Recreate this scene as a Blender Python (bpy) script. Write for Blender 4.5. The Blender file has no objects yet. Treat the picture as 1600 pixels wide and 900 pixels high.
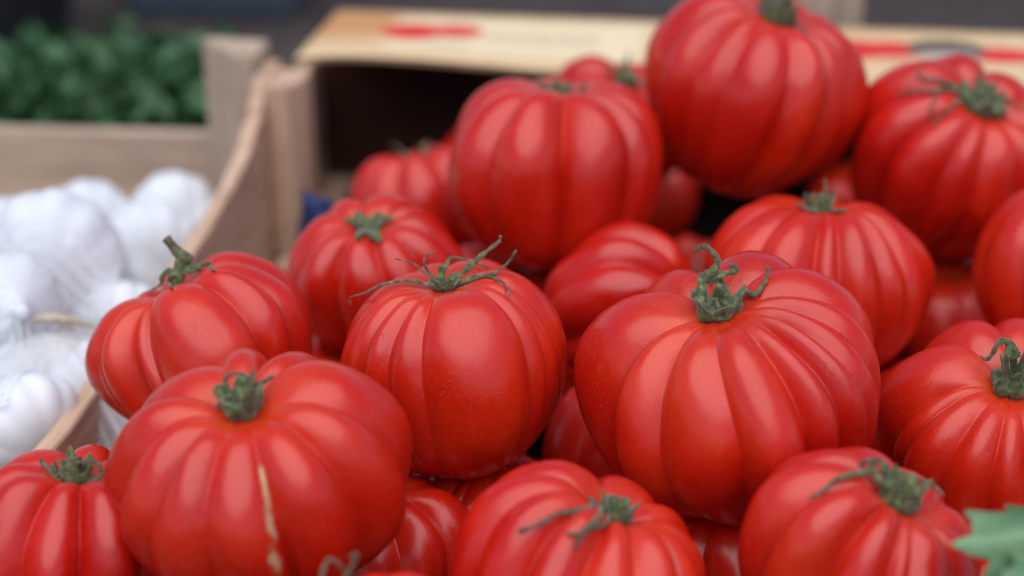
import bpy, bmesh, math, random
import numpy as np
from mathutils import Vector, Matrix
from mathutils.bvhtree import BVHTree

# ------------------------------------------------------------------ camera, sky, sun, exposure
SC = bpy.context.scene
COL = SC.collection
PITCH = math.radians(25); CAM_Z = 1.22; FPX = 2667.0          # 60 mm lens, pixel scale of the 1600 px wide photograph
cam_d = bpy.data.cameras.new('camera'); cam = bpy.data.objects.new('camera', cam_d); COL.objects.link(cam)
cam.location = (0, 0, CAM_Z); cam.rotation_euler = (math.radians(90) - PITCH, 0, 0)
cam_d.lens = 60; cam_d.sensor_width = 36; cam_d.clip_start = 0.02; cam_d.clip_end = 3000
cam_d.dof.use_dof = True; cam_d.dof.focus_distance = 0.645; cam_d.dof.aperture_fstop = 3.9
SC.camera = cam
W = bpy.data.worlds.new('World'); SC.world = W; W.use_nodes = True
wn = W.node_tree.nodes; wl = W.node_tree.links
sky = wn.new('ShaderNodeTexSky'); sky.sky_type = 'NISHITA'; sky.sun_disc = False
SUN_EL, SUN_AZ = 70, 186                                       # degrees; azimuth clockwise from +Y: behind the camera, a little to the left
sky.sun_elevation = math.radians(SUN_EL); sky.sun_rotation = math.radians(SUN_AZ)
sky.dust_density = 0.3; sky.ozone_density = 1.0
bg = wn['Background']; bg.inputs['Strength'].default_value = 0.05
wl.new(sky.outputs[0], bg.inputs['Color'])
sun_d = bpy.data.lights.new('sun', 'SUN'); sun = bpy.data.objects.new('sun', sun_d); COL.objects.link(sun)
sun_d.energy = 1.5; sun_d.angle = math.radians(88); sun_d.color = (1.0, 0.96, 0.90)
_e, _a = math.radians(SUN_EL), math.radians(SUN_AZ)
_to = Vector((math.sin(_a) * math.cos(_e), math.cos(_a) * math.cos(_e), math.sin(_e)))
sun.rotation_euler = _to.to_track_quat('Z', 'Y').to_euler()
sun.location = _to * 5
SC.view_settings.view_transform = 'Standard'; SC.view_settings.look = 'None'
SC.view_settings.exposure = 1.25; SC.view_settings.gamma = 1
SC.view_settings.use_curve_mapping = False

# ------------------------------------------------------------------ helpers
CR = Vector((1, 0, 0)); CU = Vector((0, math.sin(PITCH), math.cos(PITCH))); CF = Vector((0, math.cos(PITCH), -math.sin(PITCH)))
def at(x, y, d):
    """a point of the place: photograph pixel and depth in metres"""
    return Vector((0, 0, CAM_Z)) + d * (CF + CR * ((x - 800) / FPX) + CU * ((450 - y) / FPX))

def link(name, me, mat=None, parent=None):
    o = bpy.data.objects.new(name, me); COL.objects.link(o)
    if mat is not None and me is not None and not me.materials: me.materials.append(mat)
    if parent is not None: o.parent = parent
    return o
def tag(o, label, cat, group=None):
    o['label'] = label; o['category'] = cat
    if group: o['group'] = group
    return o
def structure(o): o['kind'] = 'structure'; return o
def empty(name, loc=(0, 0, 0), rot=(0, 0, 0)):
    o = bpy.data.objects.new(name, None); COL.objects.link(o); o.location = loc; o.rotation_euler = rot
    o.empty_display_size = 0.02
    return o
def mesh(name, v, f, smooth=True, attrs=None):
    me = bpy.data.meshes.new(name); me.from_pydata([tuple(p) for p in v], [], f)
    if smooth: me.polygons.foreach_set('use_smooth', [True] * len(me.polygons))
    for k, a in (attrs or {}).items():
        at_ = me.attributes.new(k, 'FLOAT', 'POINT'); at_.data.foreach_set('value', [float(q) for q in a])
    me.update(); return me
def box(name, lo, hi, mat, parent, bev=0.0012, wob=0.0, seed=0):
    bm = bmesh.new(); bmesh.ops.create_cube(bm, size=1)
    lo, hi = Vector(lo), Vector(hi)
    for v in bm.verts:
        v.co = Vector([lo[i] + (v.co[i] + .5) * (hi[i] - lo[i]) for i in range(3)])
    if wob:
        r = random.Random(seed)
        for v in bm.verts: v.co += Vector([r.uniform(-wob, wob) for _ in range(3)])
    if bev: bmesh.ops.bevel(bm, geom=bm.edges[:], offset=bev, segments=2, affect='EDGES')
    me = bpy.data.meshes.new(name); bm.to_mesh(me); bm.free()
    return link(name, me, mat, parent)
def prism(name, poly, axis, a0, a1, mat, parent, bev=0.0012):
    """poly: 2-d outline; extruded along axis ('x','y','z') from a0 to a1"""
    def p3(p, a):
        return {'x': (a, p[0], p[1]), 'y': (p[0], a, p[1]), 'z': (p[0], p[1], a)}[axis]
    bm = bmesh.new(); n = len(poly)
    A = [bm.verts.new(p3(p, a0)) for p in poly]; B = [bm.verts.new(p3(p, a1)) for p in poly]
    bm.faces.new(A); bm.faces.new(B[::-1])
    for i in range(n): bm.faces.new((A[i], B[i], B[(i + 1) % n], A[(i + 1) % n]))
    bmesh.ops.recalc_face_normals(bm, faces=bm.faces[:])
    if bev:
        es = [e for e in bm.edges if e.calc_face_angle(0) > .5]
        bmesh.ops.bevel(bm, geom=es, offset=bev, segments=2, affect='EDGES')
    me = bpy.data.meshes.new(name); bm.to_mesh(me); bm.free()
    return link(name, me, mat, parent)
def smooth_line(pts, n=14):
    """Catmull-Rom through the points"""
    P = [Vector(p) for p in pts]
    if len(P) == 2: P = [P[0], (P[0] + P[1]) / 2, P[1]]
    Q = [P[0] * 2 - P[1]] + P + [P[-1] * 2 - P[-2]]
    out = []
    m = len(P) - 1; per = max(2, int(math.ceil(n / m)))
    for i in range(m):
        a, b, c, d = Q[i:i + 4]
        for k in range(per):
            t = k / per
            out.append(.5 * ((2 * b) + (c - a) * t + (2 * a - 5 * b + 4 * c - d) * t * t + (3 * b - a - 3 * c + d) * t ** 3))
    out.append(P[-1]); return out
def tube_geo(pts, rad, flat=1.0, up=Vector((0, 0, 1)), ns=8, jitter=0, rng=None, cup=0):
    """tapered tube or (flat<1) strap along pts; rad = list of half widths"""
    v, f, t_ = [], [], []
    n = len(pts)
    for i, p in enumerate(pts):
        tg = (pts[min(i + 1, n - 1)] - pts[max(i - 1, 0)]).normalized()
        side = tg.cross(up)
        if side.length < 1e-4: side = tg.cross(Vector((1, 0, 0)))
        side.normalize(); nor = side.cross(tg).normalized()
        r = rad[i] * (1 + (rng.uniform(-jitter, jitter) if jitter else 0))
        for k in range(ns):
            a = 2 * math.pi * k / ns
            q = side * (math.cos(a) * r) + nor * (math.sin(a) * r * flat)
            if cup: q += nor * (cup * r * (math.cos(a) ** 2))
            v.append(p + q); t_.append(i / (n - 1))
    for i in range(n - 1):
        for k in range(ns):
            a, b = i * ns + k, i * ns + (k + 1) % ns
            f.append((a, b, b + ns, a + ns))
    f.append(tuple(range(ns))[::-1]); f.append(tuple(range((n - 1) * ns, n * ns)))
    return v, f, t_
def lerp_list(vals, n):
    out = []
    for i in range(n):
        x = i / (n - 1) * (len(vals) - 1); k = min(int(x), len(vals) - 2); out.append(vals[k] + (vals[k + 1] - vals[k]) * (x - k))
    return out

# ------------------------------------------------------------------ materials
class M:
    def __init__(s, name, rough=.5, spec=.5):
        s.m = bpy.data.materials.new(name); s.m.use_nodes = True
        s.n = s.m.node_tree.nodes; s.l = s.m.node_tree.links; s.b = s.n['Principled BSDF']
        s.b.inputs['Roughness'].default_value = rough; s.b.inputs['Specular IOR Level'].default_value = spec
    def node(s, t, **k):
        q = s.n.new(t)
        for a, v in k.items():
            if hasattr(q, a) and not a.startswith('i_'): setattr(q, a, v)
        return q
    def coord(s, kind='Object', scale=(1, 1, 1)):
        c = s.node('ShaderNodeTexCoord'); mp = s.node('ShaderNodeMapping'); mp.inputs['Scale'].default_value = scale
        s.l.new(c.outputs[kind], mp.inputs[0]); return mp.outputs[0]
    def noise(s, vec, scale, detail=4, rough=.55):
        q = s.node('ShaderNodeTexNoise'); q.inputs['Scale'].default_value = scale
        q.inputs['Detail'].default_value = detail; q.inputs['Roughness'].default_value = rough
        s.l.new(vec, q.inputs['Vector']); return q.outputs['Fac']
    def ramp(s, fac, stops):
        q = s.node('ShaderNodeValToRGB'); e = q.color_ramp.elements
        while len(e) < len(stops): e.new(.5)
        for i, (p, c) in enumerate(stops): e[i].position = p; e[i].color = (*c, 1) if len(c) == 3 else c
        s.l.new(fac, q.inputs[0]); return q.outputs[0]
    def mix(s, fac, a, b, blend='MIX'):
        q = s.node('ShaderNodeMix', data_type='RGBA', blend_type=blend)
        for i, x in ((0, fac), (6, a), (7, b)):
            if isinstance(x, (int, float)): q.inputs[i].default_value = x
            elif isinstance(x, tuple): q.inputs[i].default_value = (*x, 1)
            else: s.l.new(x, q.inputs[i])
        return q.outputs[2]
    def math(s, op, a, b=0.0, c=None):
        q = s.node('ShaderNodeMath', operation=op)
        for i, x in enumerate((a, b, c)):
            if x is None: continue
            if isinstance(x, (int, float)): q.inputs[i].default_value = x
            else: s.l.new(x, q.inputs[i])
        return q.outputs[0]
    def maprange(s, x, a, b, c, d):
        q = s.node('ShaderNodeMapRange'); q.inputs[1].default_value = a; q.inputs[2].default_value = b
        q.inputs[3].default_value = c; q.inputs[4].default_value = d; s.l.new(x, q.inputs[0]); return q.outputs[0]
    def attr(s, name):
        q = s.node('ShaderNodeAttribute', attribute_name=name); return q.outputs['Fac']
    def rand(s):
        return s.node('ShaderNodeObjectInfo').outputs['Random']
    def bump(s, h, strength, dist):
        q = s.node('ShaderNodeBump'); q.inputs['Strength'].default_value = strength; q.inputs['Distance'].default_value = dist
        s.l.new(h, q.inputs['Height']); s.l.new(q.outputs[0], s.b.inputs['Normal'])
    def set(s, name, x):
        if isinstance(x, (int, float)): s.b.inputs[name].default_value = x
        elif isinstance(x, tuple): s.b.inputs[name].default_value = (*x, 1)
        else: s.l.new(x, s.b.inputs[name])

def mat_tomato():
    m = M('tomato_skin', .3, .58)
    v0 = m.coord('Object')
    ob = m.node('ShaderNodeVectorMath', operation='ADD'); cx = m.node('ShaderNodeCombineXYZ')
    m.l.new(m.math('MULTIPLY', m.rand(), 7.3), cx.inputs[0]); m.l.new(v0, ob.inputs[0]); m.l.new(cx.outputs[0], ob.inputs[1]); v = ob.outputs[0]
    big = m.noise(v, 20, 3)
    col = m.ramp(big, [(.30, (.40, .0032, .0016)), (.52, (.50, .0076, .0024)), (.74, (.60, .026, .004))])
    # every fruit its own ripeness
    col = m.mix(m.maprange(m.rand(), 0, 1, 0, .4), col, (.58, .022, .003))
    # orange flush and pale radial streaks close to the stem
    near = m.attr('pole')
    col = m.mix(m.math('MULTIPLY', near, m.maprange(m.noise(v, 150, 3), .32, .68, .05, .6)), col, (.62, .095, .02))
    # fine mottling under the skin
    col = m.mix(m.maprange(m.noise(v, 420, 3, .7), .52, .72, 0, .12), col, (.68, .09, .03))
    # tiny pale lenticels and specks of dust, in patches
    sp = m.node('ShaderNodeTexVoronoi'); sp.inputs['Scale'].default_value = 520; m.l.new(v, sp.inputs['Vector'])
    dots = m.math('MULTIPLY', m.maprange(sp.outputs['Distance'], .06, .20, 1, 0), m.maprange(m.noise(v, 45, 2), .50, .66, 0, .38))
    col = m.mix(dots, col, (.74, .26, .14))
    # corky growth scars: brown rim, pale sunken middle
    wob = m.noise(v, 300, 4, .65)
    sc = m.math('ADD', m.attr('scar'), m.math('MULTIPLY_ADD', wob, .85, -.42))
    rim = m.maprange(sc, .15, .45, 0, .8); scf = m.maprange(sc, .42, .62, 0, 1)
    rim = m.math('MULTIPLY', rim, m.maprange(m.attr('scar'), .02, .15, 0, 1))
    col = m.mix(rim, col, (.46, .12, .045))
    cork = m.mix(m.noise(v, 900, 3), (.64, .46, .29), (.44, .20, .10))
    col = m.mix(scf, col, cork)
    m.set('Base Color', col)
    # waxy bloom: gloss changes in soft patches, small scuffs
    r = m.maprange(m.noise(v, 34, 5, .65), .3, .7, .22, .38)
    scuff = m.node('ShaderNodeMapping'); scuff.inputs['Scale'].default_value = (1, 1, .15); scuff.inputs['Rotation'].default_value = (.4, .7, .2); m.l.new(v, scuff.inputs[0])
    r = m.math('ADD', r, m.maprange(m.noise(scuff.outputs[0], 330, 3), .62, .74, 0, .22))
    m.set('Roughness', m.math('ADD', r, m.math('MULTIPLY', rim, .35)))
    h = m.math('ADD', m.math('MULTIPLY', m.noise(v, 1100, 2), .30), m.math('MULTIPLY', m.noise(v, 95, 4), 1.4))
    m.bump(m.math('SUBTRACT', h, m.math('MULTIPLY', rim, .9)), .13, .0012)
    return m.m
def mat_stem():
    m = M('stem_green', .75, .25)
    v = m.coord('Object')
    g = m.ramp(m.noise(v, 380, 4), [(.3, (.034, .046, .016)), (.55, (.095, .122, .045)), (.75, (.23, .27, .14))])
    br = m.ramp(m.noise(v, 420, 3), [(.35, (.035, .022, .014)), (.7, (.19, .14, .09))])
    tip = m.attr('tip')
    f = m.maprange(m.math('ADD', tip, m.math('MULTIPLY_ADD', m.noise(v, 180, 3), .9, -.45)), .38, .75, 0, .92)
    m.set('Base Color', m.mix(f, g, br))
    m.set('Sheen Weight', .25)
    m.bump(m.noise(v, 900, 3), .5, .0008)
    return m.m
def mat_wood(name, c0, c1, c2):
    m = M(name, .8, .2)
    oi = m.node('ShaderNodeObjectInfo')
    c = m.node('ShaderNodeTexCoord'); ad = m.node('ShaderNodeVectorMath', operation='ADD')
    sv = m.node('ShaderNodeVectorMath', operation='SCALE'); sv.inputs['Scale'].default_value = 3.7
    cmb = m.node('ShaderNodeCombineXYZ'); m.l.new(oi.outputs['Random'], cmb.inputs[0]); m.l.new(oi.outputs['Random'], cmb.inputs[2])
    m.l.new(cmb.outputs[0], sv.inputs[0]); m.l.new(c.outputs['Object'], ad.inputs[0]); m.l.new(sv.outputs[0], ad.inputs[1])
    out = ad.outputs[0]
    # the grain runs along each board: pick it by the custom axis stored per point
    ax = m.attr('grain')                                            # 0 along x, 1 along y, 2 along z
    def stretched(scl):
        mp = m.node('ShaderNodeMapping'); mp.inputs['Scale'].default_value = scl; m.l.new(out, mp.inputs[0]); return mp.outputs[0]
    nx = m.noise(stretched((14, 190, 190)), 1, 5, .65); ny = m.noise(stretched((190, 14, 190)), 1, 5, .65); nz = m.noise(stretched((190, 190, 14)), 1, 5, .65)
    isy = m.maprange(ax, .4, .6, 0, 1); isz = m.maprange(ax, 1.4, 1.6, 0, 1)
    q = m.node('ShaderNodeMix', data_type='FLOAT'); m.l.new(isy, q.inputs[0]); m.l.new(nx, q.inputs[2]); m.l.new(ny, q.inputs[3])
    q2 = m.node('ShaderNodeMix', data_type='FLOAT'); m.l.new(isz, q2.inputs[0]); m.l.new(q.outputs[0], q2.inputs[2]); m.l.new(nz, q2.inputs[3])
    g = q2.outputs[0]
    col = m.ramp(g, [(.28, c0), (.5, c1), (.75, c2)])
    st = m.maprange(m.noise(out, 26, 4), .48, .72, 0, .5)
    col = m.mix(st, col, tuple(x * .62 for x in c1))
    m.set('Base Color', col); m.bump(g, .5, .0012)
    return m.m
def simple(name, col, rough=.6, spec=.3, var=.25, scale=40, bump=.2):
    m = M(name, rough, spec); v = m.coord('Object')
    n = m.noise(v, scale, 4)
    m.set('Base Color', m.ramp(n, [(.3, tuple(c * (1 - var) for c in col)), (.7, tuple(min(1, c * (1 + var)) for c in col))]))
    if bump: m.bump(n, bump, .002)
    return m.m
def mat_flap():
    """printed cream card: tomatoes, a lettered panel and a dark badge; attributes pu / pv are metres along and across the flap"""
    m = M('printed_card', .55, .35)
    u = m.attr('pu'); w = m.attr('pv')
    cu = m.node('ShaderNodeCombineXYZ'); m.l.new(u, cu.inputs[0]); m.l.new(w, cu.inputs[1]); vec = cu.outputs[0]
    nz = m.noise(vec, 70, 4)
    col = m.mix(m.maprange(nz, .3, .7, 0, .6), (.68, .50, .29), (.60, .40, .21))
    def band(x, a, b, s):
        return m.math('MULTIPLY', m.maprange(x, a - s, a + s, 0, 1), m.maprange(x, b - s, b + s, 1, 0))
    def ell(cx, cy, rx, ry, s=.25):
        dx = m.math('DIVIDE', m.math('SUBTRACT', u, cx), rx); dy = m.math('DIVIDE', m.math('SUBTRACT', w, cy), ry)
        r = m.math('ADD', m.math('MULTIPLY', dx, dx), m.math('MULTIPLY', dy, dy)); return m.maprange(r, 1 - s, 1 + s, 1, 0)
    # tan corner on the left, tan strip along the rear
    col = m.mix(m.math('MULTIPLY', band(u, -.1, .043, .004), m.maprange(w, .02, .06, 0, 1)), col, (.52, .24, .085))
    col = m.mix(m.math('MULTIPLY', m.maprange(w, .088, .104, 0, .8), m.maprange(nz, .2, .6, .4, 1)), col, (.50, .27, .13))
    # light panel with faint lettering
    col = m.mix(m.math('MULTIPLY', band(u, .05, .205, .004), band(w, .022, .094, .004)), col, (.74, .61, .39))
    lt = m.math('MULTIPLY', m.math('MULTIPLY', band(u, .105, .178, .004), band(w, .045, .070, .003)),
                m.maprange(m.noise(vec, 150, 2), .42, .56, 0, .55))
    col = m.mix(lt, col, (.36, .27, .20))
    lt2 = m.math('MULTIPLY', m.math('MULTIPLY', band(u, .075, .10, .003), band(w, .028, .042, .003)), .4)
    col = m.mix(lt2, col, (.45, .36, .27))
    # red tomatoes
    red = (.62, .022, .018)
    for e in ((.060, .060, .020, .020), (.086, .066, .018, .015), (.336, .062, .022, .018), (.358, .064, .018, .016), (.424, .058, .02, .016), (.450, .056, .022, .016), (.49, .06, .02, .016)):
        col = m.mix(ell(*e), col, red)
    # dark badge with pale middle line
    col = m.mix(ell(.391, .066, .024, .020), col, (.075, .045, .032))
    col = m.mix(m.math('MULTIPLY', ell(.391, .056, .018, .007), .8), col, (.52, .46, .40))
    col = m.mix(m.math('MULTIPLY', ell(.375, .040, .03, .007), .6), col, (.62, .24, .14))
    m.set('Base Color', col)
    m.bump(nz, .15, .002)
    return m.m
def mat_garlic():
    m = M('garlic_skin', .48, .4); v = m.coord('Object')
    st = m.node('ShaderNodeMapping'); st.inputs['Scale'].default_value = (1, 1, .12); m.l.new(v, st.inputs[0])
    n = m.noise(st.outputs[0], 230, 4)
    col = m.ramp(n, [(.3, (.70, .73, .79)), (.6, (.78, .81, .87)), (.8, (.83, .85, .90))])
    tan = m.math('MULTIPLY', m.maprange(m.noise(v, 30, 3), .55, .75, 0, .6), m.attr('neck'))
    col = m.mix(tan, col, (.55, .42, .28))
    m.set('Base Color', col); m.set('Subsurface Weight', .1); m.b.inputs['Subsurface Radius'].default_value = (.006, .005, .004)
    m.bump(n, .3, .001); return m.m
def mat_net():
    m = M('white_net', .5, .4)
    m.set('Base Color', (.84, .86, .90))
    m.set('Transmission Weight', 0.0)
    u = m.attr('nu'); w = m.attr('nv')
    a = m.math('SINE', m.math('MULTIPLY', u, 300)); b = m.math('SINE', m.math('MULTIPLY', w, 220))
    grid = m.math('MAXIMUM', a, b)
    m.set('Alpha', m.maprange(grid, .0, .6, .20, .62))
    return m.m
def mat_leaf(name, a, b, c):
    m = M(name, .55, .35); v = m.coord('Object')
    col = m.ramp(m.noise(v, 45, 4), [(.3, a), (.5, b), (.72, c)])
    col = m.mix(m.math('MULTIPLY', m.attr('vein'), .6), col, tuple(min(1, x * 1.5) for x in c))
    m.set('Base Color', col)
    m.bump(m.noise(v, 320, 3), .4, .0012)
    return m.m
def mat_ground():
    m = M('asphalt', .9, .2); v = m.coord('Object')
    n = m.noise(v, 2.5, 5); f = m.noise(v, 160, 3)
    m.set('Base Color', m.mix(m.maprange(f, .3, .7, 0, 1), m.ramp(n, [(.3, (.034, .031, .031)), (.7, (.058, .052, .052))]), (.075, .07, .07)))
    m.bump(f, .5, .004); return m.m

TOM = mat_tomato(); STEM = mat_stem()
WOOD = mat_wood('crate_wood', (.34, .205, .14), (.56, .37, .265), (.68, .50, .38))
WOOD2 = mat_wood('grey_wood', (.30, .215, .155), (.45, .34, .255), (.56, .45, .35))
CARD = simple('brown_card', (.30, .19, .11), .85, .15, .2, 60)
SHADECARD = simple('card_painted_shade', (.042, .014, .009), .85, .15, .2, 60)  # rear wall card darkened: shade under the flap put into its colour
FLAP = mat_flap(); GARLIC = mat_garlic(); NET = mat_net()
PARSLEY = mat_leaf('parsley_leaf', (.016, .055, .018), (.036, .105, .036), (.10, .20, .095))
CELERY = mat_leaf('celery_leaf', (.050, .115, .045), (.095, .185, .085), (.15, .25, .135))
CLOTH = simple('dark_cloth', (.048, .038, .037), .9, .15, .3, 14)
STEEL = simple('table_steel', (.16, .16, .17), .5, .5, .15, 30, 0)
BLUE = simple('blue_paper', (.010, .026, .105), .55, .35, .3, 60)
TUBM = simple('blue_grey_plastic', (.050, .066, .088), .5, .4, .1, 20, 0)
TUBD = simple('dark_plastic', (.012, .014, .018), .5, .4, .1, 20, 0)
KNOT = simple('straw_tie', (.46, .40, .31), .8, .2, .3, 300)
GROUND = mat_ground()

def grain(o, axis):
    me = o.data
    if 'grain' not in me.attributes: me.attributes.new('grain', 'FLOAT', 'POINT')
    me.attributes['grain'].data.foreach_set('value', [float(axis)] * len(me.vertices)); return o

# ------------------------------------------------------------------ setting: ground and stall table
TOPZ = .780
g = mesh('ground', [(-400, -400, 0), (400, -400, 0), (400, 400, 0), (-400, 400, 0)], [(0, 1, 2, 3)], False)
structure(link('ground', g, GROUND))
tb = empty('stall_table', (0, 0, 0)); tag(tb, 'market stall table under dark brown cloth carrying all the crates', 'table')
def cloth_top():
    v, f = [], []; r = random.Random(4)
    nx, ny = 40, 30; x0, x1, y0, y1 = -1.3, 1.3, .12, 1.95
    for j in range(ny + 1):
        for i in range(nx + 1):
            x = x0 + (x1 - x0) * i / nx; y = y0 + (y1 - y0) * j / ny
            e = min(i, nx - i, j, ny - j)
            z = TOPZ
            if e == 0:
                z -= .22 + .02 * math.sin(9 * x + 7 * y)
            v.append((x, y, z))
    for j in range(ny):
        for i in range(nx):
            a = j * (nx + 1) + i; f.append((a, a + 1, a + nx + 2, a + nx + 1))
    return mesh('cloth', v, f, False)
link('cloth', cloth_top(), CLOTH, tb)
box('table_top', (-1.25, .18, .745), (1.25, 1.88, .7775), STEEL, tb)
for sx in (-1.15, 1.15):
    for sy in (.3, 1.75):
        v, f, _ = tube_geo([Vector((sx, sy, 0)), Vector((sx, sy, .745))], [.02, .02], ns=12)
        link('leg', mesh('leg', v, f), STEEL, tb)

# ------------------------------------------------------------------ crates
YAW = math.radians(-7)
def crate_root(name, s, t, label):
    """crate frame: x along the rear board, y away from the camera; origin on the tomato crate's inner front left corner"""
    O = Vector((-.2198, .36, 0)); e1 = Vector((math.cos(YAW), math.sin(YAW), 0)); e2 = Vector((-math.sin(YAW), math.cos(YAW), 0))
    r = empty(name, O + e1 * s + e2 * t + Vector((0, 0, TOPZ)), (0, 0, YAW)); tag(r, label, 'crate'); return r
FL = .0155                                                        # top of the crate floors above the table
def floor_slats(root, x0, x1, y0, y1, n, mat, seed):
    r = random.Random(seed); w = (y1 - y0) / n
    for i in range(n):
        o = box('floor_slat', (x0, y0 + i * w + .004, .007), (x1, y0 + (i + 1) * w - .004, FL), mat, root, .001); grain(o, 0)
    for x in (x0 + .0, (x0 + x1) / 2 - .01, x1 - .02):
        o = box('runner', (x, y0, .0005), (x + .02, y1, .0065), mat, root, .001); grain(o, 1)

tc = crate_root('tomato_crate', 0, 0, 'wooden crate with curved side board and printed card flap heaped with ribbed tomatoes')
CW, CD = .56, .75
floor_slats(tc, .004, CW - .004, .004, CD - .004, 6, WOOD, 1)
SHADE_TRAY = simple('tray_painted_shade', (.009, .004, .004), .85, .1, .2, 50, .1)  # added near-black liner sheet: its colour stands in for shade between the fruit
def shade_tray_mesh():
    v, f = [], []; nx, ny = 24, 30; z0 = FL + .0006
    for j in range(ny + 1):
        for i in range(nx + 1):
            x = .0305 + (CW - .061) * i / nx; y = .0405 + (.734 - .0405) * j / ny
            e = min(i, nx - i, j, ny - j); z = z0 + (.010 if e == 0 else 0) + .0012 * (1 + math.sin(i * 2.1) * math.sin(j * 1.7))
            v.append((x, y, z))
    for j in range(ny):
        for i in range(nx):
            a = j * (nx + 1) + i; f.append((a, a + 1, a + nx + 2, a + nx + 1))
    return mesh('shade_tray_liner', v, f, True)
link('shade_tray_liner', shade_tray_mesh(), SHADE_TRAY, tc)
def side_profile():
    r = random.Random(3); top = []
    key = [(0, .122), (.10, .122), (.13, .115), (.16, .098), (.20, .086), (.27, .081), (.40, .081), (.48, .084), (.53, .088), (.565, .095), (.588, .105), (.600, .114), (.608, .121), (.622, .1245), (.648, .1252), (.652, .098), (CD, .098)]
    for i in range(len(key) - 1):
        (a, b), (c, d) = key[i], key[i + 1]
        n = 6 if .48 < a < .61 else 3
        for k in range(n):
            t = k / n; j = (r.uniform(-.0022, .0016) if .54 < a < .61 else r.uniform(-.0005, .0005))
            top.append((a + (c - a) * t, b + (d - b) * t + j))
    top.append(key[-1])
    return [(0, .001), (CD, .001)] + top[::-1]
grain(prism('side_board', side_profile(), 'x', -.0085, 0, WOOD, tc, .0007), 1)
grain(prism('side_board', side_profile(), 'x', CW, CW + .0085, WOOD, tc, .0007), 1)
grain(box('front_board', (.002, -.0085, .001), (CW - .002, -.0005, .075), WOOD, tc), 0)
box('back_wall', (.002, CD - .012, FL + .001), (CW - .002, CD - .003, .124), SHADECARD, tc, .001)
for (px_, py_, sx, sy) in ((0, .603, 1, 1), (CW, .603, -1, 1), (0, .002, 1, 1), (CW, .002, -1, 1)):
    poly = [(px_ + sx * .0007, py_), (px_ + sx * .015, py_ + .001), (px_ + sx * .021, py_ + .014), (px_ + sx * .021, py_ + .036), (px_ + sx * .0007, py_ + .036)]
    grain(prism('corner_post', poly, 'z', FL + .0005, .1240 if py_ > .3 else .1205, WOOD, tc), 2)
# the printed flap, folded forward from the rear wall
def flap_mesh():
    v, f, pu, pv = [], [], [], []
    L, D, nx, ny = .56, .108, 70, 10
    for s in (0, 1):
        for j in range(ny + 1):
            for i in range(nx + 1):
                x = L * i / nx; q = j / ny
                lf = .006 * math.sin((x - .02) * 17) * (1 - q) + .0025 * math.sin(x * 61 + 1) * (1 - q)      # uneven front edge
                y = .640 + lf * .55 + (D - lf * .55) * q
                edge = max(0, .028 - x) / .028                                                       # cut corner at the left end
                y0 = y
                z = .1268 + .0045 * math.sin(x * 15 + .6) * (1 - q) ** 1.5 - .003 * (1 - q) ** 2 + .0015 * math.sin(x * 40) * (1 - q)
                z = max(z, .1262 if x < .06 else .118) + (.0 if s == 0 else .0032)
                v.append((x + .010 + .004 * q, y0, z)); pu.append(x); pv.append(q * D)
    N = (nx + 1) * (ny + 1)
    for s in (0, 1):
        for j in range(ny):
            for i in range(nx):
                a = s * N + j * (nx + 1) + i; q = (a, a + 1, a + nx + 2, a + nx + 1)
                f.append(q if s else q[::-1])
    ring = [i for i in range(nx + 1)] + [j * (nx + 1) + nx for j in range(1, ny + 1)] + [ny * (nx + 1) + i for i in range(nx - 1, -1, -1)] + [j * (nx + 1) for j in range(ny - 1, 0, -1)]
    for a, b in zip(ring, ring[1:] + ring[:1]): f.append((a, b, b + N, a + N))
    me = mesh('card_flap', v, f, True, {'pu': pu, 'pv': pv})
    me.materials.append(FLAP); me.materials.append(CARD)
    for p in me.polygons:
        if p.normal.z < .5: p.material_index = 1
        if abs(p.normal.z) < .5: p.use_smooth = False
    return me
fo = link('card_flap', flap_mesh(), None, tc); fo['label'] = 'cream card flap printed with red tomatoes'

# garlic crate, left of the tomato crate
GW, GD = .40, .575
gc = crate_root('garlic_crate', -.0095 - GW, .10, 'plain wooden crate with low rear board holding white garlic')
floor_slats(gc, .004, GW - .004, .004, GD - .004, 5, WOOD2, 2)
grain(prism('back_board', [(.001, FL + .001), (GW - .012, FL + .001), (GW - .012, .0700), (.22, .0665), (.001, .0590)], 'y', GD - .013, GD, WOOD2, gc), 0)
grain(box('front_board', (.001, -.008, .001), (GW - .001, .0, .060), WOOD2, gc), 0)
grain(box('side_board', (GW - .008, .040, .001), (GW - .0005, GD - .0535, .040), WOOD2, gc), 1)
grain(box('side_board', (-.008, .001, .001), (-.0003, GD - .0135, .060), WOOD2, gc), 1)
def tri(cx, cy, sx, sy, w=.042, h=.036):
    return [(cx, cy), (cx - sx * w, cy), (cx - sx * w, cy - sy * .004), (cx - sx * .012, cy - sy * h), (cx, cy - sy * h)]
for cx, cy, sx, sy in ((GW - .0005, GD - .0145, 1, 1), (.0008, GD - .0145, -1, 1), (GW - .0005, .001, 1, -1), (.0008, .001, -1, -1)):
    grain(prism('corner_post', tri(cx, cy, sx, sy), 'z', FL + .0005, .135, WOOD2, gc, .0015), 2)

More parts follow.
